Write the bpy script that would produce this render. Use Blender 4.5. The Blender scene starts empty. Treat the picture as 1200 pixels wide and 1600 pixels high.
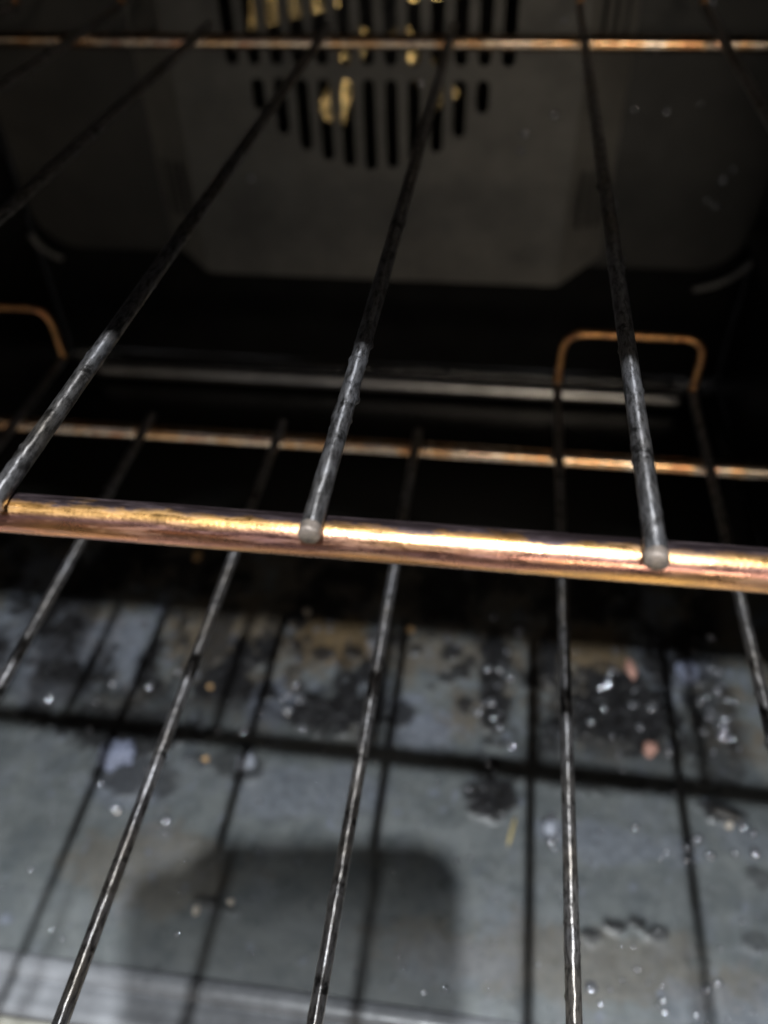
import bpy, bmesh, math, random
import numpy as np
from mathutils import Vector, Matrix, noise as mnoise

# ------------------------------------------------------------------ camera, world, lights
S = 0.105                     # one unit = camera height above the upper rack (105 mm)
HF = 3.40                     # camera height above the oven floor, in units
scene = bpy.context.scene
COL = scene.collection

def W(x, y, h):               # units relative to the lens (h below it) -> metres, floor at z = 0
    return Vector((x * S, y * S, (HF - h) * S))

right = Vector((0.99051547, 0.13454504, -0.02787012))
down = Vector((0.07200305, -0.68103045, -0.72870645))
fwd = Vector((-0.11702424, 0.71978828, -0.68425884))
cd = bpy.data.cameras.new('camera')
cd.sensor_fit = 'VERTICAL'
cd.sensor_height = 7.0
cd.sensor_width = 5.25
cd.lens = 7.0 * 1300 / 1600
cd.clip_start = 0.002
cd.clip_end = 50
cd.dof.use_dof = True
cd.dof.focus_distance = 0.175
cd.dof.aperture_fstop = 1.65
cam = bpy.data.objects.new('camera', cd)
COL.objects.link(cam)
cam.matrix_world = Matrix(((right.x, -down.x, -fwd.x, 0), (right.y, -down.y, -fwd.y, 0),
                           (right.z, -down.z, -fwd.z, HF * S), (0, 0, 0, 1)))
scene.camera = cam

world = bpy.data.worlds.new('World')
scene.world = world
world.use_nodes = True
world.node_tree.nodes['Background'].inputs[0].default_value = (0.9, 0.9, 0.95, 1)
world.node_tree.nodes['Background'].inputs[1].default_value = 0.11

def aim(o, target):
    d = (Vector(target) - o.location).normalized()
    o.rotation_euler = d.to_track_quat('-Z', 'Y').to_euler()

ld = bpy.data.lights.new('torch_light', 'SPOT')
ld.energy = 52
ld.color = (0.93, 0.97, 1.0)
ld.shadow_soft_size = 0.009
ld.spot_size = math.radians(100)
ld.spot_blend = 0.3
torch = bpy.data.objects.new('torch_light', ld)
COL.objects.link(torch)
torch.location = W(0.15, -2.0, -6.2)
aim(torch, W(-0.5, 0.4, 2.4))

rd = bpy.data.lights.new('kitchen_light', 'AREA')
rd.shape = 'RECTANGLE'
rd.size = 0.45
rd.size_y = 0.12
rd.energy = 3.3
rd.color = (1.0, 0.88, 0.72)
room = bpy.data.objects.new('kitchen_light', rd)
COL.objects.link(room)
room.location = (0.30, -1.35, 0.66)
aim(room, W(-0.7, 4.0, 1.6))

hd = bpy.data.lights.new('ceiling_light', 'AREA')
hd.shape = 'RECTANGLE'
hd.size = 0.05
hd.size_y = 0.24
hd.energy = 15.0
hd.color = (0.92, 0.97, 1.0)
ceil = bpy.data.objects.new('ceiling_light', hd)
COL.objects.link(ceil)
ceil.location = (0.016, -0.09, 1.55)
aim(ceil, (0.016, 0.10, 0.0))

scene.view_settings.view_transform = 'Standard'
scene.view_settings.look = 'None'
scene.view_settings.exposure = 0.22
scene.view_settings.gamma = 1
scene.view_settings.use_curve_mapping = False
scene.render.engine = 'CYCLES'
scene.cycles.use_denoising = True
scene.cycles.max_bounces = 5
scene.cycles.use_adaptive_sampling = True
scene.cycles.adaptive_threshold = 0.03
scene.cycles.caustics_reflective = False
scene.cycles.caustics_refractive = False
scene.cycles.sample_clamp_indirect = 6

# ------------------------------------------------------------------ helpers
rnd = random.Random(7)

def mesh_obj(name, verts, faces, mat=None, parent=None, smooth=True):
    me = bpy.data.meshes.new(name)
    me.from_pydata([tuple(v) for v in verts], [], faces)
    me.update()
    o = bpy.data.objects.new(name, me)
    COL.objects.link(o)
    if mat:
        me.materials.append(mat)
    if smooth:
        me.polygons.foreach_set('use_smooth', [True] * len(me.polygons))
    if parent:
        o.parent = parent
    return o

def tag(o, label=None, cat=None, group=None, kind=None):
    if label: o['label'] = label
    if cat: o['category'] = cat
    if group: o['group'] = group
    if kind: o['kind'] = kind
    return o

def empty(name, loc):
    o = bpy.data.objects.new(name, None)
    o.empty_display_size = 0.02
    COL.objects.link(o)
    o.location = loc
    return o

def tube(path, rad, segs=14, rough=0.0, freq=300.0, seed=0.0, cap0=True, cap1=True, dome=0.8):
    """swept round bar; rad is a number or one radius per path point; rough = crust relief in metres"""
    pts = [Vector(p) for p in path]
    n = len(pts)
    rads = [rad] * n if not hasattr(rad, '__len__') else list(rad)
    # domed ends
    tang = []
    for i in range(n):
        a, b = pts[max(i - 1, 0)], pts[min(i + 1, n - 1)]
        tang.append((b - a).normalized())
    if cap0:
        r, t, p = rads[0], tang[0], pts[0]
        add = []
        for k in (0.0, 0.35, 0.65, 0.88):
            ang = math.pi / 2 * k
            add.append((p - t * r * dome * math.cos(ang), r * max(math.sin(ang), 0.02)))
        pts = [a[0] for a in add] + pts; rads = [a[1] for a in add] + rads; tang = [t] * 4 + tang
    if cap1:
        r, t, p = rads[-1], tang[-1], pts[-1]
        for k in (0.88, 0.65, 0.35, 0.0):
            ang = math.pi / 2 * k
            pts.append(p + t * r * dome * math.cos(ang)); rads.append(r * max(math.sin(ang), 0.02)); tang.append(t)
    t0 = tang[0]
    ref = Vector((0, 0, 1)) if abs(t0.z) < 0.9 else Vector((1, 0, 0))
    u = (ref - t0 * ref.dot(t0)).normalized()
    verts, faces = [], []
    off = Vector((seed * 3.17, seed * 1.71, seed * 2.33))
    for i, p in enumerate(pts):
        t = tang[i]
        u = (u - t * u.dot(t)).normalized()
        v = t.cross(u)
        for k in range(segs):
            a = 2 * math.pi * k / segs
            d = u * math.cos(a) + v * math.sin(a)
            r = rads[i]
            q = p + d * r
            if rough:
                nn = mnoise.noise(q * freq + off) + 0.6 * mnoise.noise(q * freq * 2.3 + off)
                big = mnoise.noise(q * freq * 0.16 + off)
                r2 = r + rough * (0.12 * nn + max(nn - 0.2, 0) * 1.7 * max(big + 0.1, 0) * 2.4)
                q = p + d * r2 * (r / max(rads)) if r < max(rads) * 0.6 else p + d * r2
            verts.append(q)
    m = len(pts)
    for i in range(m - 1):
        for k in range(segs):
            k2 = (k + 1) % segs
            faces.append((i * segs + k, i * segs + k2, (i + 1) * segs + k2, (i + 1) * segs + k))
    faces.append(tuple(reversed(range(segs))))
    faces.append(tuple((m - 1) * segs + k for k in range(segs)))
    return verts, faces

def line(a, b, step=0.0012):
    a, b = Vector(a), Vector(b)
    n = max(2, int((b - a).length / step))
    return [a.lerp(b, i / n) for i in range(n + 1)]

def rounded(corners, radius, n=8):
    """polyline with rounded interior corners"""
    P = [Vector(c) for c in corners]
    out = [P[0]]
    for i in range(1, len(P) - 1):
        a = (P[i - 1] - P[i]).normalized(); b = (P[i + 1] - P[i]).normalized()
        r = radius[i - 1] if hasattr(radius, '__len__') else radius
        p0, p1 = P[i] + a * r, P[i] + b * r
        for k in range(n + 1):
            s = k / n
            out.append((1 - s) ** 2 * p0 + 2 * s * (1 - s) * P[i] + s * s * p1)
    out.append(P[-1])
    return out

def resample(path, step):
    out = [path[0]]
    for a, b in zip(path, path[1:]):
        n = max(1, int((b - a).length / step))
        for i in range(1, n + 1):
            out.append(a.lerp(b, i / n))
    return out

def box(name, a, b, mat, parent=None, bevel=0.0, segs=3):
    bm = bmesh.new()
    bmesh.ops.create_cube(bm, size=1)
    a, b = Vector(a), Vector(b)
    for v in bm.verts:
        v.co = Vector((a[i] + (v.co[i] + 0.5) * (b[i] - a[i]) for i in range(3)))
    if bevel:
        bmesh.ops.bevel(bm, geom=bm.edges[:], offset=bevel, segments=segs, profile=0.5, affect='EDGES')
    me = bpy.data.meshes.new(name)
    bm.to_mesh(me); bm.free()
    o = bpy.data.objects.new(name, me)
    COL.objects.link(o)
    me.materials.append(mat)
    if bevel:
        me.polygons.foreach_set('use_smooth', [True] * len(me.polygons))
    if parent: o.parent = parent
    return o

def rrect(x0, x1, y0, y1, r, n=6):
    pts = []
    for cx, cy, a0 in ((x1 - r, y1 - r, 0), (x0 + r, y1 - r, 90), (x0 + r, y0 + r, 180), (x1 - r, y0 + r, 270)):
        for k in range(n + 1):
            a = math.radians(a0 + 90 * k / n)
            pts.append((cx + r * math.cos(a), cy + r * math.sin(a)))
    return pts

def circle(cx, cy, r, n=64):
    return [(cx + r * math.cos(2 * math.pi * k / n), cy + r * math.sin(2 * math.pi * k / n)) for k in range(n)]

def plate(name, loops, thick, mat, parent=None, bevel=0.0):
    """flat sheet in local XY: first loop is the outline, the others are cut out of it"""
    cu = bpy.data.curves.new(name, 'CURVE')
    cu.dimensions = '2D'
    cu.fill_mode = 'BOTH'
    cu.extrude = thick / 2
    cu.bevel_depth = bevel
    cu.bevel_resolution = 2
    for lp in loops:
        sp = cu.splines.new('POLY')
        sp.points.add(len(lp) - 1)
        for p, q in zip(sp.points, lp):
            p.co = (q[0], q[1], 0, 1)
        sp.use_cyclic_u = True
    tmp = bpy.data.objects.new('tmp', cu)
    COL.objects.link(tmp)
    dg = bpy.context.evaluated_depsgraph_get()
    me = bpy.data.meshes.new_from_object(tmp.evaluated_get(dg))
    bpy.data.objects.remove(tmp)
    bpy.data.curves.remove(cu)
    me.name = name
    me.materials.clear(); me.materials.append(mat)
    for p in me.polygons: p.use_smooth = False
    o = bpy.data.objects.new(name, me)
    COL.objects.link(o)
    if parent: o.parent = parent
    return o

# local XY plate -> standing in world XZ, facing -Y
STAND = Matrix.Rotation(math.pi / 2, 4, 'X')

# ------------------------------------------------------------------ materials
def new_mat(name):
    m = bpy.data.materials.new(name)
    m.use_nodes = True
    nt = m.node_tree
    b = nt.nodes['Principled BSDF']
    return m, nt, b

def N(nt, typ, **kw):
    n = nt.nodes.new(typ)
    for k, v in kw.items():
        if k in n.inputs: n.inputs[k].default_value = v
        else: setattr(n, k, v)
    return n

def ramp(nt, fac, stops):
    r = nt.nodes.new('ShaderNodeValToRGB')
    els = r.color_ramp.elements
    while len(els) < len(stops): els.new(0.5)
    for e, (p, c) in zip(els, stops):
        e.position = p
        e.color = (c, c, c, 1) if not hasattr(c, '__len__') else (*c, 1)
    nt.links.new(fac, r.inputs[0])
    return r.outputs[0]

def noise_tex(nt, scale, detail=5, rough=0.6, vec=None, stretch=None):
    tc = nt.nodes.new('ShaderNodeTexCoord')
    src = tc.outputs['Object']
    if stretch:
        mp = nt.nodes.new('ShaderNodeMapping')
        mp.inputs['Scale'].default_value = stretch
        nt.links.new(src, mp.inputs[0]); src = mp.outputs[0]
    n = N(nt, 'ShaderNodeTexNoise', Scale=scale, Detail=detail, Roughness=rough)
    nt.links.new(src, n.inputs['Vector'])
    return n.outputs['Fac']

def mixc(nt, fac, a, b):
    m = nt.nodes.new('ShaderNodeMix')
    m.data_type = 'RGBA'
    for sock, v in ((m.inputs[0], fac), (m.inputs[6], a), (m.inputs[7], b)):
        if hasattr(v, 'is_linked') or isinstance(v, bpy.types.NodeSocket): nt.links.new(v, sock)
        elif hasattr(v, '__len__'): sock.default_value = (*v, 1)
        else: sock.default_value = v
    return m.outputs[2]

def bump(nt, b, height, strength, dist):
    bp = N(nt, 'ShaderNodeBump', Strength=strength, Distance=dist)
    nt.links.new(height, bp.inputs['Height'])
    nt.links.new(bp.outputs[0], b.inputs['Normal'])

def enamel(name, col, r0, r1, sc=30):
    m, nt, b = new_mat(name)
    nz = noise_tex(nt, sc)
    c = mixc(nt, ramp(nt, nz, [(0.35, 0), (0.7, 1)]), col, tuple(v * 0.55 for v in col))
    nt.links.new(c, b.inputs['Base Color'])
    nt.links.new(ramp(nt, noise_tex(nt, sc * 2.2), [(0.3, r0), (0.7, r1)]), b.inputs['Roughness'])
    bump(nt, b, noise_tex(nt, 900, 2), 0.15, 0.0004)
    return m

M_black = enamel('black_enamel', (0.020, 0.018, 0.017), 0.25, 0.5)
M_liner = enamel('grey_liner_enamel', (0.060, 0.056, 0.050), 0.38, 0.6, 22)
M_back = enamel('matte_back_enamel', (0.012, 0.0115, 0.011), 0.6, 0.85)  # matte near-black enamel, darker than the side walls
M_back.node_tree.nodes['Principled BSDF'].inputs['Specular IOR Level'].default_value = 0.12
M_cover = enamel('fan_cover_enamel', (0.20, 0.188, 0.168), 0.35, 0.55, 26)
M_frame = enamel('front_frame_enamel', (0.36, 0.35, 0.30), 0.3, 0.5, 40)

def metal(name, cols, grime, grime_amt, rough=(0.22, 0.4), stretch=(1, 1, 1), scale=60, relief=0.35):
    """steel with heat tint patches and baked-on grime"""
    m, nt, b = new_mat(name)
    tint = ramp(nt, noise_tex(nt, scale, 3, 0.6, stretch=stretch), [(0.30 + 0.4 * i / (len(cols) - 1), c) for i, c in enumerate(cols)])
    streak = noise_tex(nt, 420, 4, 0.7, stretch=stretch)
    tint = mixc(nt, ramp(nt, streak, [(0.42, 0.0), (0.75, 0.4)]), tint, tuple(v * 0.35 for v in cols[0]))
    g = ramp(nt, noise_tex(nt, 520, 4, 0.75, stretch=stretch), [(grime_amt - 0.10, 1), (grime_amt + 0.12, 0)])
    col = mixc(nt, g, tint, grime)
    nt.links.new(col, b.inputs['Base Color'])
    inv = N(nt, 'ShaderNodeMath', operation='SUBTRACT')
    inv.inputs[0].default_value = 1.0
    nt.links.new(g, inv.inputs[1])
    nt.links.new(inv.outputs[0], b.inputs['Metallic'])
    rr = ramp(nt, noise_tex(nt, 150, 4), [(0.3, rough[0]), (0.7, rough[1])])
    mx = mixc(nt, g, rr, (0.55, 0.55, 0.55))
    nt.links.new(mx, b.inputs['Roughness'])
    bump(nt, b, noise_tex(nt, 1400, 2, 0.7), relief, 0.0003)
    return m

def dark_upper_rear(m):
    """darker, duller tone along the upper rear side of a bar lying along X"""
    nt = m.node_tree
    b = nt.nodes['Principled BSDF']
    tc = nt.nodes.new('ShaderNodeTexCoord')
    dp = nt.nodes.new('ShaderNodeVectorMath'); dp.operation = 'DOT_PRODUCT'
    dp.inputs[1].default_value = (0, 120.0, 230.0)
    nt.links.new(tc.outputs['Object'], dp.inputs[0])
    ad = N(nt, 'ShaderNodeMath', operation='ADD')
    nt.links.new(dp.outputs['Value'], ad.inputs[0])
    nz = noise_tex(nt, 240, 4, 0.7, stretch=(0.35, 1, 1))
    nt.links.new(nz, ad.inputs[1])
    mr = nt.nodes.new('ShaderNodeMapRange')
    mr.inputs[1].default_value = 1.16; mr.inputs[2].default_value = 1.38
    nt.links.new(ad.outputs[0], mr.inputs[0])
    for sock, v in ((b.inputs['Base Color'], (0.075, 0.055, 0.060)), (b.inputs['Roughness'], (0.5, 0.5, 0.5))):
        src = sock.links[0].from_socket
        nt.links.new(mixc(nt, mr.outputs[0], src, v), sock)

COPPER = [(0.72, 0.33, 0.15), (0.95, 0.56, 0.28), (0.96, 0.80, 0.64), (0.74, 0.36, 0.20)]
M_front = metal('heat_tinted_front_bar', [(0.58, 0.26, 0.11), (0.84, 0.42, 0.12), (0.88, 0.50, 0.18), (0.55, 0.28, 0.25), (0.82, 0.40, 0.11)],
                (0.035, 0.028, 0.024), 0.37, (0.20, 0.34), (0.12, 1.5, 1.5), 60, 0.22)
dark_upper_rear(M_front)
M_cross = metal('heat_tinted_cross_bar', COPPER, (0.04, 0.03, 0.025), 0.31, (0.12, 0.26), (0.7, 1, 1), 90, 0.2)
M_loop = metal('rusty_copper_loop', [(0.50, 0.20, 0.07), (0.78, 0.40, 0.15), (0.62, 0.30, 0.13), (0.42, 0.18, 0.09)], (0.035, 0.026, 0.02), 0.40, (0.22, 0.4), (1, 1, 1), 120)
def wire_material():
    m, nt, b = new_mat('oxidised_steel_wire')
    big = ramp(nt, noise_tex(nt, 45, 3), [(0.35, 0), (0.65, 1)])
    fine = noise_tex(nt, 700, 4, 0.7, stretch=(1.6, 0.35, 1.6))
    crust = noise_tex(nt, 170, 4, 0.7)
    col = mixc(nt, big, (0.44, 0.44, 0.47), (0.32, 0.29, 0.26))
    g = ramp(nt, fine, [(0.42, 0), (0.62, 0.88)])
    gc = ramp(nt, crust, [(0.56, 0), (0.66, 0.9)])
    col = mixc(nt, g, col, (0.05, 0.046, 0.044))
    col = mixc(nt, gc, col, (0.022, 0.020, 0.018))
    nt.links.new(col, b.inputs['Base Color'])
    b.inputs['Metallic'].default_value = 0.88
    b.inputs['Roughness'].default_value = 0.33
    b.inputs['Anisotropic'].default_value = 0.88
    b.inputs['Anisotropic Rotation'].default_value = 0.25
    tg = nt.nodes.new('ShaderNodeTangent')
    tg.direction_type = 'RADIAL'
    tg.axis = 'Y'
    nt.links.new(tg.outputs[0], b.inputs['Tangent'])
    bump(nt, b, crust, 0.22, 0.0006)
    return m
M_wire = wire_material()
M_tip = metal('wire_end_steel', [(0.34, 0.29, 0.24), (0.45, 0.38, 0.33), (0.22, 0.16, 0.12)], (0.06, 0.045, 0.038), 0.46, (0.45, 0.65), (1, 1, 1), 200)
M_fan, nt_, b_ = new_mat('yellow_zinc_steel')
nt_.links.new(mixc(nt_, ramp(nt_, noise_tex(nt_, 60, 3), [(0.35, 0), (0.65, 1)]), (0.86, 0.68, 0.34), (0.70, 0.50, 0.20)), b_.inputs['Base Color'])
b_.inputs['Metallic'].default_value = 0.9
b_.inputs['Roughness'].default_value = 0.24
bump(nt_, b_, noise_tex(nt_, 110, 3), 0.6, 0.002)

# oven floor: enamel under baked grease, spills and ash; the attribute holds painted rear shade and the spill shapes
def floor_material():
    m, nt, b = new_mat('stained_floor_enamel')
    at = N(nt, 'ShaderNodeAttribute', attribute_name='spill_shade')
    sep = nt.nodes.new('ShaderNodeSeparateColor')
    nt.links.new(at.outputs['Color'], sep.inputs[0])
    fine = noise_tex(nt, 240, 5, 0.75)
    mid = noise_tex(nt, 55, 6, 0.65)
    base = mixc(nt, ramp(nt, mid, [(0.36, 0), (0.62, 1)]), (0.058, 0.066, 0.070), (0.102, 0.110, 0.110))
    base = mixc(nt, ramp(nt, fine, [(0.45, 0), (0.72, 0.42)]), base, (0.038, 0.039, 0.039))
    rub = noise_tex(nt, 34, 5, 0.7, stretch=(0.35, 1.6, 1))
    base = mixc(nt, ramp(nt, rub, [(0.48, 0), (0.72, 0.5)]), base, (0.125, 0.134, 0.140))
    brown = mixc(nt, ramp(nt, fine, [(0.35, 0), (0.65, 1)]), (0.105, 0.072, 0.036), (0.06, 0.045, 0.028))
    col = mixc(nt, sep.outputs[1], base, brown)
    ash = mixc(nt, ramp(nt, fine, [(0.35, 0), (0.65, 1)]), (0.15, 0.165, 0.20), (0.075, 0.082, 0.105))
    col = mixc(nt, sep.outputs[2], col, ash)
    crust = mixc(nt, ramp(nt, fine, [(0.4, 0), (0.7, 1)]), (0.004, 0.0038, 0.0038), (0.018, 0.018, 0.020))
    col = mixc(nt, sep.outputs[0], col, crust)
    col = mixc(nt, at.outputs['Alpha'], col, (0.012, 0.011, 0.010))  # alpha paints shade into the colour of the rear floor
    nt.links.new(col, b.inputs['Base Color'])
    rg = ramp(nt, noise_tex(nt, 130, 4), [(0.3, 0.24), (0.7, 0.50)])
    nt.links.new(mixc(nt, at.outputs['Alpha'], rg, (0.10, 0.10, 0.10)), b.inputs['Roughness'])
    sl = N(nt, 'ShaderNodeMapRange')
    sl.inputs[3].default_value = 0.5; sl.inputs[4].default_value = 1.0
    nt.links.new(at.outputs['Alpha'], sl.inputs[0])
    nt.links.new(sl.outputs[0], b.inputs['Specular IOR Level'])
    bump(nt, b, noise_tex(nt, 800, 5, 0.7), 0.35, 0.0006)
    return m
M_floor = floor_material()

# ------------------------------------------------------------------ oven cavity (the setting)
X0, X1 = -3.10, 1.50          # side walls
YF, YB = 0.97, 4.95           # floor front line, back wall
HT = -0.44                    # underside of the top front lip (h is measured down from the lens)
RF = 0.14                     # fillet between floor and walls

def fillet_axis(a, b, ra, rb, step):
    """coordinates from a to b, with arc-spaced samples inside each end fillet"""
    out = []
    if ra: out += [a + ra * (1 - math.cos(math.radians(t))) for t in range(0, 90, 9)]
    s, e = a + (ra or 0), b - (rb or 0)
    n = int((e - s) / step)
    out += [s + (e - s) * i / n for i in range(n + 1)]
    if rb: out += [b - rb * (1 - math.cos(math.radians(t))) for t in range(81, -1, -9)]
    return out

def rise(d, r):
    if d >= r: return 0.0
    return r - math.sqrt(max(r * r - (r - d) ** 2, 0))

# spills, as measured on the floor (unit coordinates: x, y, half sizes, strength)
CRUST = [(0.12, 2.40, 0.075, 0.45, 1.0), (0.12, 1.83, 0.11, 0.10, 1.0), (0.66, 2.33, 0.22, 0.27, 1.0), (1.115, 1.87, 0.10, 0.05, 1.0),
         (-0.62, 2.16, 0.26, 0.12, 1.0), (-1.65, 1.98, 0.45, 0.13, 0.9), (-2.1, 2.45, 0.16, 0.35, 0.8), (-1.3, 2.5, 0.07, 0.34, 0.8),
         (1.15, 2.35, 0.11, 0.35, 0.75), (-1.05, 1.85, 0.20, 0.08, 0.7), (-1.45, 1.72, 0.22, 0.10, 0.7), (0.5, 1.98, 0.5, 0.08, 0.6), (0.40, 2.15, 0.06, 0.12, 0.9),
         (0.635, 1.347, 0.05, 0.03, 0.9), (0.53, 1.30, 0.04, 0.03, 0.9), (0.70, 1.37, 0.05, 0.025, 0.9), (0.78, 1.34, 0.035, 0.03, 0.8), (1.15, 1.35, 0.06, 0.04, 0.5),
         (-0.98, 1.24, 0.06, 0.03, 0.7), (-0.90, 1.22, 0.05, 0.02, 0.6), (1.2, 1.6, 0.05, 0.05, 0.6),
         (-0.10, 2.58, 0.05, 0.05, 0.9), (-0.05, 2.47, 0.04, 0.05, 0.9), (-0.12, 2.42, 0.05, 0.03, 0.9), (0.0, 2.53, 0.03, 0.04, 0.8), (-0.02, 2.28, 0.05, 0.06, 0.9),
         (-0.30, 2.20, 0.05, 0.07, 0.9), (-0.28, 2.58, 0.03, 0.03, 0.8), (-0.19, 2.36, 0.02, 0.03, 0.8), (-0.58, 2.52, 0.06, 0.05, 0.9), (-0.75, 2.50, 0.05, 0.05, 0.9), (-0.52, 2.63, 0.04, 0.03, 0.8)]
BROWN = [(-0.70, 2.62, 0.26, 0.20, 1.0), (-1.25, 2.6, 0.35, 0.30, 0.7), (0.60, 2.68, 0.26, 0.14, 0.9), (0.36, 2.6, 0.10, 0.25, 0.6), (-1.25, 1.35, 0.4, 0.2, 0.35),
         (0.45, 1.2, 0.8, 0.14, 0.35), (-0.15, 2.6, 0.2, 0.15, 0.45)]
ASH = [(-0.90, 2.20, 0.16, 0.16, 1.0), (-0.70, 1.77, 0.36, 0.12, 0.7), (1.04, 2.60, 0.12, 0.12, 1.0), (0.38, 1.71, 0.09, 0.06, 1.0),
       (0.70, 1.68, 0.28, 0.09, 0.8), (-2.1, 2.35, 0.5, 0.3, 0.6), (-1.5, 1.70, 0.25, 0.12, 0.9), (-0.22, 2.10, 0.2, 0.12, 0.8), (0.95, 1.12, 0.25, 0.10, 0.6),
       (0.77, 2.45, 0.05, 0.14, 0.8), (0.02, 1.15, 0.2, 0.1, 0.5), (1.2, 1.75, 0.12, 0.07, 0.5)]

def field(lst, x, y, q, amp):
    v = 0.0
    n = mnoise.noise(Vector((x * 5 + q, y * 5, q))) * 0.55 + mnoise.noise(Vector((x * 14 + q, y * 14, q))) * 0.4 + mnoise.noise(Vector((x * 33, y * 33 + q, q))) * 0.3
    for (cx, cy, rx, ry, s) in lst:
        d = ((x - cx) / rx) ** 2 + ((y - cy) / ry) ** 2
        if d < 6:
            t = (1.15 - math.sqrt(d)) + n * amp
            t = min(max(t / 0.45, 0), 1)
            v = max(v, s * t * t * (3 - 2 * t))
    return v, n

def build_floor():
    xs = fillet_axis(X0, X1, RF, RF, 0.0135)
    ys = fillet_axis(YF, YB, 0, RF, 0.0135)
    verts, cols = [], []
    for y in ys:
        for x in xs:
            z = max(rise(x - X0, RF), rise(X1 - x, RF), rise(YB - y, RF))
            c = b = a = 0.0
            if y < 3.4:
                c, n1 = field(CRUST, x, y, 1.3, 0.9)
                b, _ = field(BROWN, x, y, 7.1, 0.8)
                a, _ = field(ASH, x, y, 4.7, 1.0)
                far = min(max((y - 1.95) / 0.25, 0), 1)
                g1 = mnoise.noise(Vector((x * 3.1, y * 2.1, 21))) + 0.6 * mnoise.noise(Vector((x * 9, y * 7, 22))) + 0.45 * mnoise.noise(Vector((x * 24, y * 20, 23)))
                keep = min(max((math.hypot((x + 0.14) / 0.24, (y - 2.37) / 0.38) - 0.85) / 0.3, 0), 1) * min(max((1.3 - x) / 0.1, 0), 1)
                c = max(c, far * keep * min(max((g1 + 0.30) / 0.55, 0), 1) * 1.0)
                g2 = mnoise.noise(Vector((x * 2.7 + 9, y * 2.5, 31))) + 0.7 * mnoise.noise(Vector((x * 11, y * 9, 32))) + 0.5 * mnoise.noise(Vector((x * 30, y * 26, 33)))
                a = max(a * (0.55 + 0.45 * far), min(max((g2 - 0.28) / 0.4, 0), 1) * (0.2 + 0.6 * far))
                b = max(b, far * min(max((0.2 - g2 + (y - 2.5) * 0.5) / 0.5, 0), 1) * 0.55)
                # scattered specks of burnt food
                sp = mnoise.noise(Vector((x * 26, y * 26, 9.2)))
                if sp > 0.56: c = max(c, min((sp - 0.56) * 7, 0.9) * (0.35 + 0.65 * far))
                sp2 = mnoise.noise(Vector((x * 19 + 4, y * 19, 2.2)))
                if sp2 > 0.5: a = max(a, min((sp2 - 0.5) * 5, 0.8))
            lump = max(mnoise.noise(Vector((x * 40, y * 40, 3))), 0)
            z += c * (0.004 + (0.004 if y > 1.6 else 0.0) + 0.014 * lump + 0.014 * max(mnoise.noise(Vector((x * 75, y * 75, 8))), 0)) + a * 0.006 * lump + 0.004 * mnoise.noise(Vector((x * 1.4, y * 1.4, 5)))
            verts.append(W(x, y, HF - z))
            rear_shade = min(max((y - 3.1 + 0.35 * mnoise.noise(Vector((x * 2.2, y * 2.2, 1)))) / 0.6, 0), 1)  # shade painted over the floor beyond the torch light
            cols.append((c, b, a, rear_shade * rear_shade * (3 - 2 * rear_shade)))
    nx = len(xs)
    faces = [(j * nx + i, j * nx + i + 1, (j + 1) * nx + i + 1, (j + 1) * nx + i) for j in range(len(ys) - 1) for i in range(nx - 1)]
    o = mesh_obj('oven_floor', verts, faces, M_floor)
    ca = o.data.color_attributes.new('spill_shade', 'FLOAT_COLOR', 'POINT')
    ca.data.foreach_set('color', np.array(cols, dtype=np.float32).ravel())
    tag(o, 'grey enamel oven floor stained with baked-on spills and ash', None, None, 'structure')
    return o
oven_floor = build_floor()

def wall_quad(name, pts, mat, label):
    o = mesh_obj(name, pts, [(0, 1, 2, 3)], mat, smooth=False)
    return tag(o, label, None, None, 'structure')

hw = HF - RF                 # walls start at the top of the fillet
HC = HT - 0.30               # ceiling is higher than the front lip
wall_quad('oven_wall_left', [W(X0, YF, hw), W(X0, YF, HC), W(X0, YB, HC), W(X0, YB, hw)], M_black, 'black enamel left side wall of the oven')
wall_quad('oven_wall_right', [W(X1, YB, hw), W(X1, YB, HC), W(X1, YF, HC), W(X1, YF, hw)], M_black, 'black enamel right side wall of the oven')
wall_quad('oven_ceiling', [W(X0, YF, HC), W(X1, YF, HC), W(X1, YB, HC), W(X0, YB, HC)], M_black, 'black enamel ceiling of the oven')

FX, FH, FR = -0.775, 1.014, 0.836     # fan centre and grille radius
def up(h): return (HF - h) * S        # height above the floor in metres
bw = plate('oven_wall_back', [[(X0 * S, up(hw)), (X1 * S, up(hw)), (X1 * S, up(HC)), (X0 * S, up(HC))], circle(FX * S, up(FH), 0.9 * S)], 0.001, M_back)
bw.matrix_world = Matrix.Translation((0, YB * S + 0.0006, 0)) @ STAND
tag(bw, 'black enamel back wall of the oven', None, None, 'structure')

# front frame: bottom flange with a rounded bead, top lip
def profile_strip(name, prof, x0, x1, mat, parent=None, nseg=2):
    verts, faces = [], []
    k = len(prof)
    for i in range(nseg + 1):
        x = x0 + (x1 - x0) * i / nseg
        for (y, z) in prof:
            verts.append((x * S, y * S, z))
    for i in range(nseg):
        for j in range(k - 1):
            faces.append((i * k + j, (i + 1) * k + j, (i + 1) * k + j + 1, i * k + j + 1))
    return mesh_obj(name, verts, faces, mat, parent)

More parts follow.
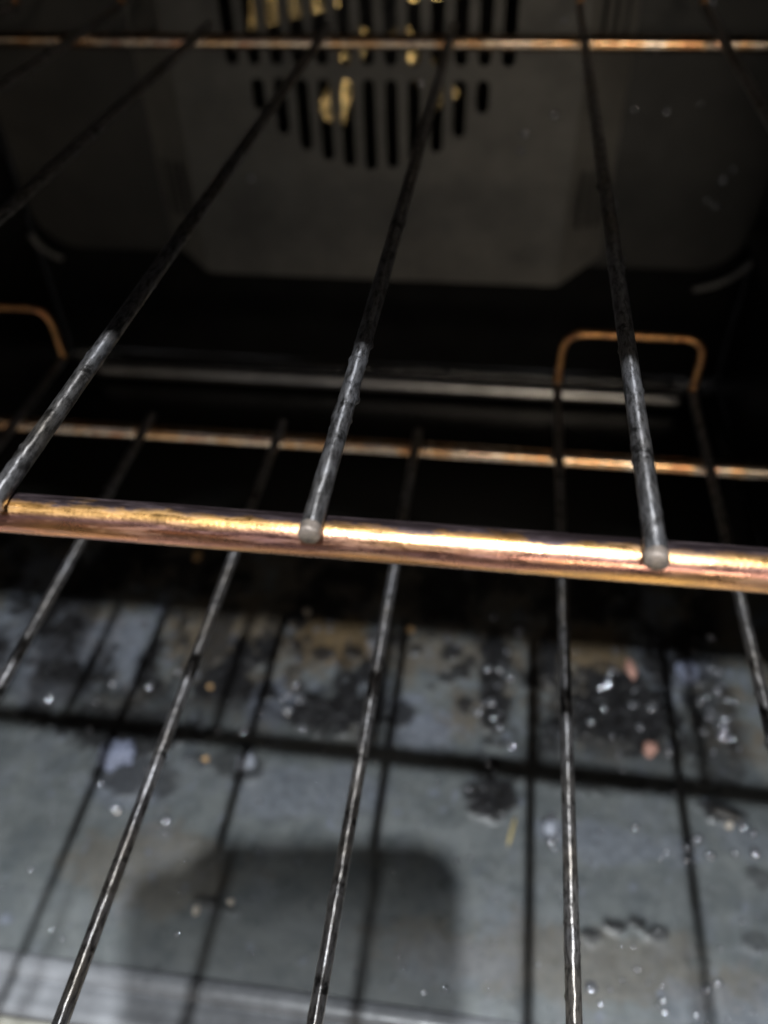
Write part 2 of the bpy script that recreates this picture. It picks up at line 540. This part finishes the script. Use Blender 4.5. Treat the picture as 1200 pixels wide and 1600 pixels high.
M_flange = enamel('front_flange_enamel', (0.22, 0.226, 0.24), 0.22, 0.42, 60)
prof = [(0.998, -0.0022), (0.985, -0.0022), (0.968, -0.0016)]
for t in range(0, 181, 15):
    prof.append((0.925 + 0.042 * math.cos(math.radians(t)), -0.001 + 0.0032 * math.sin(math.radians(t))))
prof += [(0.872, 0.0002), (0.84, 0.0004), (0.815, 0.0008)]
for t in range(60, 181, 20):
    prof.append((0.790 + 0.03 * math.cos(math.radians(t)), -0.0006 + 0.0022 * math.sin(math.radians(t))))
fl = profile_strip('oven_front_flange', prof, X0, X1, M_flange)
tag(fl, 'grey beaded flange along the front edge of the oven floor', None, None, 'structure')
fr = box('oven_front_frame', W(X0 - 0.3, 0.66, HF + 0.55), W(X1 + 0.3, 0.755, HF + 0.006), M_frame, None, 0.0015)
tag(fr, 'pale enamel front frame below the oven opening', None, None, 'structure')
lip = box('oven_top_lip', W(X0 - 0.3, 0.80, HT), W(X1 + 0.3, 0.965, HT - 0.55), M_black, None, 0.0015)
tag(lip, 'black top lip of the oven opening', None, None, 'structure')
for xa, xb, nm in ((X0 - 0.3, X0, 'oven_front_post_left'), (X1, X1 + 0.3, 'oven_front_post_right')):
    p = box(nm, W(xa, 0.80, HF + 0.004), W(xb, 0.965, HT), M_black, None, 0.001)
    tag(p, 'black side post of the oven opening', None, None, 'structure')

# open oven door lying level in front of the opening
door = empty('oven_door', W(-0.8, -1.2, HF + 0.60))
tag(door, 'open oven door with a greasy cream inner panel, lying level below the front frame', None, None, 'structure')
M_door = enamel('greasy_door_panel', (0.66, 0.58, 0.44), 0.25, 0.5, 18)
def dpart(o):
    o.parent = door; o.matrix_parent_inverse = Matrix.Translation(-door.location); return o
dpart(box('inner_panel', W(X0 - 0.2, -3.1, HF + 0.42), W(X1 + 0.2, 0.60, HF + 0.20), M_door, None, 0.004))
dpart(box('outer_panel', W(X0 - 0.3, -3.2, HF + 0.62), W(X1 + 0.3, 0.62, HF + 0.425), M_black, None, 0.004))
dpart(box('inner_glass', W(X0 + 0.5, -2.6, HF + 0.195), W(X1 - 0.5, -1.5, HF + 0.17), M_black, None, 0.001))

# grey liner panel on the back wall, rounded bottom corners, hole for the fan
liner = plate('back_liner', [rrect((X0 + 0.05) * S, (X1 - 0.05) * S, up(2.44), up(-0.6), 0.30 * S, 10), circle(FX * S, up(FH), 0.88 * S)], 0.0012, M_liner, None, 0.0009)
liner.matrix_world = Matrix.Translation((0, (YB - 0.03) * S, 0)) @ STAND
tag(liner, 'dull grey liner sheet with rounded corners covering the back wall behind the fan cover', 'liner panel')

# fan cover: flared sheet-metal box with a round grille of upright slots
FY = 4.80
fc = empty('fan_cover', W(FX, YB - 0.05, 2.53))
tag(fc, 'grey sheet-metal fan cover with a round grille of upright slots', 'fan cover')
cx0, cx1, ch0, ch1 = -1.87, 0.36, 2.53, -0.42
loops = [rrect(cx0 * S, cx1 * S, up(ch0), up(ch1), 0.04 * S, 4)]
pitch, sw = 0.1235, 0.037
for i in range(-6, 7):
    dx = i * pitch
    arc = math.sqrt(max(FR * FR - (abs(dx) + sw) ** 2, 0))
    for lo, hi in ((-arc, -0.346), (-0.286, 0.286), (0.346, arc)):
        if hi - lo > 0.10:
            a, b = max(lo, -arc), min(hi, arc)
            loops.append(rrect((FX + dx - sw) * S, (FX + dx + sw) * S, up(FH) + a * S, up(FH) + b * S, sw * 0.98 * S, 4))
face = plate('grille_panel', loops, 0.001, M_cover, None, 0.0003)
face.matrix_world = Matrix.Translation((0, FY * S, 0)) @ STAND
face.parent = fc
face.matrix_parent_inverse = Matrix.Translation(-fc.location)
bx0, bx1, bh0, bh1 = cx0 - 0.24, cx1 + 0.24, 2.37, -0.55
by = YB - 0.05
# sloped side skirts; the side ones carry short slots
def skirt(name, A, B, C, D, holes):
    """plate spanning A-B (front edge) to D-C (wall edge), holes given in (s along AB, t across) metres"""
    A, B, C, D = map(Vector, (A, B, C, D))
    ex = (B - A).normalized()
    n = ex.cross(D - A).normalized()
    ey = n.cross(ex)
    def loc(p): q = p - A; return (q.dot(ex), q.dot(ey))
    lp = [[loc(A), loc(B), loc(C), loc(D)]] + holes
    o = plate(name, lp, 0.0009, M_cover)
    mw = Matrix(((ex.x, ey.x, n.x, A.x), (ex.y, ey.y, n.y, A.y), (ex.z, ey.z, n.z, A.z), (0, 0, 0, 1)))
    o.matrix_world = mw
    o.parent = fc
    o.matrix_parent_inverse = Matrix.Translation(-fc.location)
    return o
def side_holes(L, wdt):
    hs = []
    for frac in (0.12, 0.46, 0.80):
        for t in (0.28, 0.52, 0.76):
            s0 = L * frac
            hs.append(rrect(s0, s0 + 0.036, wdt * t - 0.0016, wdt * t + 0.0016, 0.0015, 3))
    return hs
L = (up(ch1) - up(ch0)); wd = math.hypot(0.24, FY - by) * S
skirt('side_skirt', W(cx1, FY, ch0), W(cx1, FY, ch1), W(bx1, by, bh1), W(bx1, by, bh0), side_holes(L, wd))
skirt('side_skirt', W(cx0, FY, ch0), W(cx0, FY, ch1), W(bx0, by, bh1), W(bx0, by, bh0), side_holes(L, wd))
skirt('bottom_skirt', W(cx0, FY, ch0), W(cx1, FY, ch0), W(bx1, by, bh0), W(bx0, by, bh0), [])
skirt('top_skirt', W(cx0, FY, ch1), W(cx1, FY, ch1), W(bx1, by, bh1), W(bx0, by, bh1), [])

# fan behind the grille, in its own dark housing
hous = mesh_obj('fan_housing', *tube([W(FX, YB + 0.01, FH), W(FX, YB + 0.5, FH)], 0.92 * S, 48, cap0=False, cap1=False), M_black)
hm = hous.data
bm = bmesh.new(); bm.from_mesh(hm)
bm.faces.ensure_lookup_table()
caps = [f for f in bm.faces if len(f.verts) > 4]
bmesh.ops.delete(bm, geom=[min(caps, key=lambda f: f.calc_center_median().y)], context='FACES')
bm.to_mesh(hm); bm.free()
tag(hous, 'dark round housing recessed behind the fan grille', None, None, 'structure')
fan = empty('fan', W(FX, YB + 0.40, FH))
tag(fan, 'brassy yellow fan wheel glinting behind the slots of the grille', 'fan')
fo = fan.location
def rel(o): o.parent = fan; o.matrix_parent_inverse = Matrix.Translation(-fo); return o
disc = mesh_obj('fan_disc', *tube([W(FX, YB + 0.36, FH), W(FX, YB + 0.345, FH)], 0.30 * S, 40, dome=0.02), M_black); rel(disc)
hub = mesh_obj('hub', *tube([W(FX, YB + 0.34, FH), W(FX, YB + 0.12, FH)], 0.09 * S, 20, dome=0.3), M_black); rel(hub)
BG = [(0.16, 0.12), (0.14, 0.34), (0.28, 0.24), (0.20, 0.22), (-0.2, 0.1), (-0.1, -0.2)]   # tilt of each blade, shaped so the visible ones throw glints
for k in range(6):
    a = math.radians(187 + 60 * k)
    er = Vector((math.cos(a), 0, math.sin(a))); et = Vector((-math.sin(a), 0, math.cos(a)))
    c = W(FX, YB + 0.10, FH)
    vs = []
    for t in (0.0, 0.0010):
        for (r, sk) in ((0.20, -0.05), (0.66, -0.085), (0.70, 0.085), (0.20, 0.05)):
            p = c + er * r * S + et * (sk * S)
            q = p - (c + er * 0.46 * S)
            p.y += t + q.x * BG[k][0] + q.z * BG[k][1]
            vs.append(p)
    fs = [(3, 2, 1, 0), (4, 5, 6, 7), (1, 5, 4, 0), (2, 6, 5, 1), (3, 7, 6, 2), (0, 4, 7, 3)]
    rel(mesh_obj('blade', vs, fs, M_fan, smooth=False))

# pale rod added as the fillet highlight at the foot of the back wall
M_fillet_glint, nt_, b_ = new_mat('fillet_glint_metal')
nt_.links.new(mixc(nt_, ramp(nt_, noise_tex(nt_, 60, 4), [(0.35, 0), (0.65, 1)]), (0.82, 0.80, 0.77), (0.55, 0.53, 0.50)), b_.inputs['Base Color'])
b_.inputs['Metallic'].default_value = 0.9
b_.inputs['Roughness'].default_value = 0.30
rod = mesh_obj('fillet_glint', *tube(line(W(-2.80, YB - 0.17, HF - 0.085), W(1.22, YB - 0.17, HF - 0.085), 0.003), 0.0050, 16, 0.0001, 200, 5.0), M_fillet_glint)
tag(rod, 'pale rod added as the highlight on the fillet at the foot of the back wall', 'rod')

M_corner_glint = enamel('corner_glint_enamel', (0.30, 0.29, 0.27), 0.25, 0.4)  # pale curved strips added as highlights at the liner corners
for sgn, pts in ((1, [(1.19, 2.545), (1.31, 2.51), (1.41, 2.445), (1.47, 2.36)]), (-1, [(-2.90, 2.50), (-2.96, 2.475), (-3.02, 2.42), (-3.065, 2.35)])):
    tr = mesh_obj('corner_glint', *tube(resample(rounded([W(x, YB - 0.10, h) for x, h in pts], 0.006), 0.002), [0.0018] * len(resample(rounded([W(x, YB - 0.10, h) for x, h in pts], 0.006), 0.002)), 12, 0.0001, 200, 2.0), M_corner_glint)
    tr.parent = liner
    tr.matrix_parent_inverse = liner.matrix_world.inverted()

# runners pressed on the side walls that carry the racks
for h in (1.0, 2.09):
    for xw, sx in ((X0, 1), (X1, -1)):
        o = mesh_obj('rack_runner', *tube(resample([W(xw + sx * 0.0, YF + 0.05, h + 0.075), W(xw + sx * 0.0, YB - 0.2, h + 0.075)], 0.02), 0.055 * S * 2, 12), M_black)
        tag(o, 'black rail on the %s wall carrying the %s rack' % ('left' if sx > 0 else 'right', 'upper' if h < 1.5 else 'lower'), 'rail', 'rack rails on the side walls')

# ------------------------------------------------------------------ wire racks
RX = -0.83                    # rack centre line
PW = 0.553                    # pitch of the wires
RB, RC, RWI = 0.0039, 0.0034, 0.0019   # radii: front bar, cross bars, wires

def make_rack(y_front, h, label, seed):
    y_cross = y_front + 3.07
    y_end = y_front + 3.50
    root = empty('oven_rack', W(RX, y_front, h))
    tag(root, label, 'oven rack', 'wire racks in the oven')
    o0 = root.location
    def add(name, vf, mat):
        o = mesh_obj(name, [v - o0 for v in vf[0]], vf[1], mat)
        o.parent = root
        return o
    xe = 2.12
    fp = resample(rounded([W(RX - xe, y_front + 0.25, h), W(RX - xe, y_front, h), W(RX + xe, y_front, h), W(RX + xe, y_front + 0.25, h)], 0.012), 0.0016)
    add('front_bar', tube(fp, RB, 28, 0.00010, 260, seed), M_front)
    add('cross_bar', tube(line(W(RX - xe, y_cross, h), W(RX + xe, y_cross, h), 0.002), RC, 16, 0.00012, 300, seed + 1), M_cross)
    for s in (-1, 1):
        add('side_bar', tube(line(W(RX + s * xe, y_front + 0.252, h), W(RX + s * xe, y_end - 0.05, h), 0.003), RC, 14, 0.0001, 300, seed + 2 + s), M_wire)
    zt = (RB + RWI * 0.72) / S     # wires lie welded on top of the bars
    hz = h - zt
    for k in range(-3, 4):
        x = RX + k * PW
        jit = rnd.uniform(-0.006, 0.006)
        loop_wire = abs(k) >= 2
        yend = y_cross + 0.05 if not loop_wire else y_end - 0.02
        path = line(W(x + jit, y_front - 0.035, hz), W(x, yend, hz), 0.0011)
        rr = [RWI * (1 + 0.02 * math.exp(-((i * 0.0011) / 0.0022) ** 2)) for i in range(len(path))]
        w = add('wire', tube(path, rr, 16, 0.00036, 620, seed + 10 + k, dome=0.75), M_wire)
        tp = tube([W(x + jit, y_front - 0.037, hz) + Vector((0, 0.0006 * i - 0.0012, 0)) for i in range(4)], RWI * 1.06, 16, 0.0007, 650, seed + 30 + k, dome=0.35)
        t = mesh_obj('weld_tip', [v - o0 for v in tp[0]], tp[1], M_tip)
        t.parent = w
    for s in (-1, 1):
        xa, xb = RX + s * 2 * PW, RX + s * 3 * PW
        hl = h - 0.30
        pth = rounded([W(xa, y_end - 0.03, hz), W(xa, y_end, hz), W(xa, y_end, hl), W(xb, y_end, hl), W(xb, y_end, hz), W(xb, y_end - 0.03, hz)], [0.0025, 0.010, 0.010, 0.0025], 10)
        add('back_loop', tube(resample(pth, 0.0016), RWI * 0.9, 14, 0.00030, 380, seed + 50 + s), M_loop)
    return root

make_rack(0.98, 1.0, 'upper wire rack whose copper-tinted front bar crosses the middle of the picture', 3.0)
make_rack(-0.495, 2.09, 'lower wire rack pulled forward, its thin wires running over the stained floor', 91.0)

# ------------------------------------------------------------------ crumbs and chunks on the oven floor
def simple_mat(name, c0, c1, rough=0.6, ior=1.45, scale=500):
    m, nt, b = new_mat(name)
    nt.links.new(mixc(nt, ramp(nt, noise_tex(nt, scale, 4), [(0.35, 0), (0.65, 1)]), c0, c1), b.inputs['Base Color'])
    b.inputs['Roughness'].default_value = rough
    b.inputs['IOR'].default_value = ior
    bump(nt, b, noise_tex(nt, scale * 2, 4), 0.5, 0.0005)
    return m
M_c = {
    'blue': simple_mat('bluish_ash_crumb', (0.20, 0.22, 0.30), (0.09, 0.10, 0.14)),
    'pink': simple_mat('pinkish_crumb', (0.40, 0.22, 0.175), (0.24, 0.13, 0.10)),
    'tan': simple_mat('toasted_crumb', (0.52, 0.33, 0.15), (0.28, 0.17, 0.08)),
    'pale': simple_mat('pale_crumb', (0.50, 0.45, 0.38), (0.30, 0.26, 0.22)),
    'white': simple_mat('white_ash_crumb', (0.32, 0.34, 0.39), (0.16, 0.17, 0.20)),
    'straw': simple_mat('straw_splinter', (0.36, 0.30, 0.15), (0.22, 0.18, 0.08)),
    'black': simple_mat('charred_crumb', (0.02, 0.018, 0.016), (0.05, 0.045, 0.04), 0.45),
}

def chunk(name, x, y, sx, sy, sz, rot, mat, label, seed, sub=3):
    bm = bmesh.new()
    bmesh.ops.create_icosphere(bm, subdivisions=sub, radius=1)
    for v in bm.verts:
        p = v.co.copy()
        f = 1 + 0.38 * mnoise.noise(p * 1.3 + Vector((seed, 0, 0))) + 0.34 * mnoise.noise(p * 3.2 + Vector((0, seed, 0))) + 0.20 * mnoise.noise(p * 8 + Vector((0, 0, seed)))
        q = p * f
        v.co = Vector((q.x * sx, q.y * sy, max(q.z, -0.55) * sz))
    me = bpy.data.meshes.new(name)
    bm.to_mesh(me); bm.free()
    me.materials.append(mat)
    me.polygons.foreach_set('use_smooth', [True] * len(me.polygons))
    o = bpy.data.objects.new(name, me)
    COL.objects.link(o)
    o.location = W(x, y, HF) + Vector((0, 0, sz * 0.5 + 0.0002))
    o.rotation_euler = (0, 0, rot)
    return tag(o, label, 'crumb', 'crumbs and burnt bits on the oven floor')

mm = 0.001
CH = [  # x, y, half sizes in mm, rotation, colour, label
    (-1.584, 1.821, 9.0, 7.5, 3.0, 0.2, 'blue', 'largest bluish ash lump at left below the dark bar shadow'),
    (-0.980, 1.861, 4.6, 4.6, 2.5, 0.7, 'white', 'pale ash lump just under the bar shadow between two lower wires'),
    (0.777, 2.575, 2.4, 6.0, 2.0, 0.15, 'pink', 'upright pinkish crumb in the dark stain right of centre'),
    (0.829, 2.141, 3.4, 4.2, 2.0, -0.5, 'pink', 'orange-pink flake lying just above the bar shadow at right'),
    (-0.325, 2.699, 2.4, 2.4, 1.8, 0.0, 'tan', 'round toasted crumb at the far corner of the pale spotted patch'),
    (-0.882, 2.757, 2.2, 2.4, 1.6, 0.4, 'pale', 'beige crumb at the far edge of the brown stain'),
    (0.232, 2.753, 2.0, 2.2, 1.6, 0.0, 'white', 'white crumb at the far end of the black crust strip'),
    (-1.259, 2.236, 1.5, 1.6, 1.2, 0.0, 'tan', 'golden crumb beside the second lower wire from the left'),
    (-1.168, 1.854, 1.4, 1.4, 1.1, 0.0, 'tan', 'golden crumb just under the bar shadow, left of the pale ash lump'),
    (-1.012, 1.202, 1.5, 2.2, 1.2, 0.2, 'pale', 'larger of two beige grains within the phone shadow'),
    (-0.884, 1.250, 1.5, 1.4, 1.0, 0.5, 'pale', 'smaller of two beige grains within the phone shadow'),
    (0.219, 1.679, 0.9, 6.5, 0.9, -0.2, 'straw', 'thin straw-coloured splinter left of the central shadow stripe'),
    (0.379, 1.710, 3.2, 3.6, 2.2, 0.3, 'white', 'whitish ash bits clustered right of the straw splinter'),
    (1.115, 1.862, 6.0, 2.4, 1.6, -0.3, 'black', 'flat black charred flake at right below the bar shadow'),
    (1.122, 1.815, 1.8, 1.8, 1.4, 0.0, 'pale', 'beige grain resting against the black charred flake'),
    (1.051, 2.599, 5.5, 6.5, 1.8, 0.1, 'blue', 'bluish ash patch lump at far right near the black glints'),
    (-1.587, 3.095, 2.2, 4.0, 1.6, -0.1, 'tan', 'dim toasted flake in the dark just under the front bar'),
]
for i, (x, y, sx, sy, sz, rot, mt, lab) in enumerate(CH):
    chunk('crumb', x, y, sx * mm, sy * mm, sz * mm, rot, M_c[mt], lab, i * 3.7 + 1)

# tiny glossy grease beads and grit nobody could count: one object
M_bead, nt_, b_ = new_mat('glossy_grease_bead')
b_.inputs['Base Color'].default_value = (0.45, 0.46, 0.50, 1)
b_.inputs['Metallic'].default_value = 0.85
b_.inputs['Roughness'].default_value = 0.11
def beads():
    r = random.Random(21)
    tmp = bmesh.new(); bmesh.ops.create_icosphere(tmp, subdivisions=2, radius=1)
    tv0 = [v.co.copy() for v in tmp.verts]; tf = [[v.index for v in f.verts] for f in tmp.faces]; tmp.free()
    var = [[p * (1 + 0.5 * mnoise.noise(p * 1.1 + Vector((q * 5.3, 0, 0))) + 0.25 * mnoise.noise(p * 2.7 + Vector((0, q * 3.1, 0)))) for p in tv0] for q in range(9)]
    verts, faces = [], []
    def put(x, y, s):
        b0 = len(verts)
        flat = r.uniform(0.3, 0.8)
        an = r.uniform(0, 6.28); ca, sa = math.cos(an), math.sin(an)
        el = r.uniform(0.6, 1.5)
        for p in r.choice(var):
            qx, qy = p.x * s * el, p.y * s
            verts.append(W(x, y, HF) + Vector((qx * ca - qy * sa, qx * sa + qy * ca, p.z * s * flat + s * flat * 0.4)))
        faces.extend([[b0 + q for q in f] for f in tf])
    for (cx, cy, rx, ry, n) in [(1.15, 2.40, 0.10, 0.28, 36), (0.13, 2.3, 0.06, 0.40, 20), (0.66, 2.33, 0.20, 0.24, 26), (0.40, 2.15, 0.05, 0.08, 6), (0.37, 1.72, 0.04, 0.05, 6),
                                (0.12, 1.84, 0.07, 0.06, 5), (-0.9, 2.15, 0.18, 0.2, 14), (-1.6, 2.1, 0.4, 0.3, 12), (-1.3, 1.75, 0.3, 0.2, 5),
                                (0.85, 1.05, 0.35, 0.14, 7), (0.75, 1.72, 0.3, 0.08, 7), (1.18, 1.75, 0.1, 0.08, 6)]:
        for _ in range(n):
            put(r.gauss(cx, rx * 0.6), r.gauss(cy, ry * 0.6), r.uniform(0.0010, 0.0027))
    for _ in range(170):
        put(r.uniform(-2.0, 1.3), r.uniform(1.0, 2.0), r.uniform(0.0003, 0.0008))
    for _ in range(90):
        put(r.uniform(-2.2, 1.3), r.uniform(1.0, 2.85), r.uniform(0.0004, 0.0012))
    o = mesh_obj('grease_beads', verts, faces, M_bead)
    tag(o, 'tiny glinting grease beads and grit scattered over the oven floor', 'grit', None, 'stuff')
beads()

# greasy splashes dried on the back liner and fan cover
def splashes():
    verts, faces = [], []
    tmp = bmesh.new(); bmesh.ops.create_icosphere(tmp, subdivisions=2, radius=1)
    tv = [v.co.copy() for v in tmp.verts]; tf = [[v.index for v in f.verts] for f in tmp.faces]; tmp.free()
    for (x, y, h, r) in [(0.83, 4.91, 1.54, 1.8), (0.66, 4.91, 1.53, 1.6), (1.0, 4.91, 1.50, 1.2), (0.23, 4.79, 1.53, 1.9), (0.08, 4.79, 1.63, 2.2), (0.07, 4.79, 1.72, 1.6), (0.63, 4.91, 2.06, 2.0),
                         (1.21, 4.91, 1.90, 2.2), (1.25, 4.91, 1.84, 1.6), (1.15, 4.91, 2.02, 1.5), (1.2, 4.91, 2.05, 1.9), (0.95, 4.91, 1.02, 1.8), (-1.50, 4.79, 1.91, 2.0), (0.69, 4.91, 2.3, 1.5), (0.23, 4.79, 1.08, 1.3), (-0.49, 4.79, 1.38, 1.5)]:
        b0 = len(verts)
        for p in tv: verts.append(W(x, y, h) + Vector((p.x * r * mm, p.y * r * mm * 0.6, p.z * r * mm * 1.2)))
        faces.extend([[b0 + q for q in f] for f in tf])
    o = mesh_obj('grease_splashes', verts, faces, M_bead)
    tag(o, 'small shiny grease splashes dried on the back liner and fan cover', 'grease', None, 'stuff')
splashes()

# ------------------------------------------------------------------ the phone that takes the picture and the hand around it
upv, back = -down, -fwd
lens = Vector((0, 0, HF * S))
def L3(u, v, w):              # millimetres right, up and back of the lens
    return lens + (right * u + upv * v + back * w) * 0.001
PH = Matrix(((right.x, upv.x, back.x, 0), (right.y, upv.y, back.y, 0), (right.z, upv.z, back.z, 0), (0, 0, 0, 1)))
ph = empty('phone', L3(-31, -131, 8))
tag(ph, 'phone held over the oven, present only as a round-cornered shadow at the bottom', 'phone')
M_phone = simple_mat('phone_glass', (0.02, 0.02, 0.025), (0.03, 0.03, 0.035), 0.3)
def ppart(name, loops, t, w, mat, bevel=0.0):
    o = plate(name, loops, t * mm, mat, None, bevel)
    o.matrix_world = Matrix.Translation(L3(0, 0, w)) @ PH
    o.parent = ph
    o.matrix_parent_inverse = Matrix.Translation(-ph.location)
    return o
ppart('phone_body', [rrect(-66 * mm, 7.5 * mm, -123 * mm, 37 * mm, 12 * mm, 8)], 5.0, 8.0, M_phone, 0.0012)
ppart('screen', [rrect(-63 * mm, 4.5 * mm, -119 * mm, 33 * mm, 9 * mm, 8)], 0.3, 11.7, M_phone)
ppart('lens_ring', [circle(0, 0, 5 * mm, 32), circle(0, 0, 3.6 * mm, 32)], 1.2, 3.6, M_phone)

def build_hand():
    J = {}
    V, E_, R = [], [], []
    def add(p, r, par=None):
        V.append(L3(*p)); R.append(r * mm)
        if par is not None: E_.append((par, len(V) - 1))
        return len(V) - 1
    wrist = add((-112, -158, 16), 23)
    fore = add((-190, -190, 55), 29, wrist); add((-290, -222, 110), 36, fore)
    palm = add((-70, -125, -9), 19, wrist)
    palm2 = add((-72, -92, -11), 17, palm)
    for (v0, ln, par) in ((-52, 0, palm2), (-73, 4, palm2), (-94, 2, palm), (-113, -7, palm)):
        k = add((-62, v0, -12), 10.5, par)
        a = add((-30, v0 + 2, -9), 9, k)
        b = add((-2 + ln, v0 + 4, -6), 8, a)
        c = add((14 + ln, v0 + 5, 4), 7.2, b)
        add((12 + ln, v0 + 6, 14), 6.4, c)
    t0 = add((-78, -108, 6), 14, palm)
    t1 = add((-70, -62, 18), 11.5, t0)
    t2 = add((-64, -18, 19), 9.5, t1)
    t3 = add((-70, 20, 15), 9.5, t2)
    add((-71, 34, 10), 8.5, t3)
    me = bpy.data.meshes.new('hand')
    me.from_pydata([tuple(v) for v in V], E_, [])
    o = bpy.data.objects.new('hand', me)
    COL.objects.link(o)
    bpy.context.view_layer.objects.active = o
    sk = o.modifiers.new('skin', 'SKIN')
    if not me.skin_vertices:
        bpy.ops.mesh.customdata_skin_add()
    for i, sv in enumerate(me.skin_vertices[0].data):
        sv.radius = (R[i], R[i]); sv.use_root = (i == palm)
    ss = o.modifiers.new('smooth', 'SUBSURF'); ss.levels = 2; ss.render_levels = 2
    sk.use_smooth_shade = True
    dg = bpy.context.evaluated_depsgraph_get()
    m2 = bpy.data.meshes.new_from_object(o.evaluated_get(dg))
    o.modifiers.clear(); o.data = m2
    m, nt, b = new_mat('skin')
    b.inputs['Base Color'].default_value = (0.52, 0.33, 0.24, 1); b.inputs['Roughness'].default_value = 0.5
    bump(nt, b, noise_tex(nt, 700, 3), 0.2, 0.0004)
    m2.materials.clear(); m2.materials.append(m)
    tag(o, 'hand gripping the phone, present only as the bulge at the shadow corner', 'hand')
build_hand()
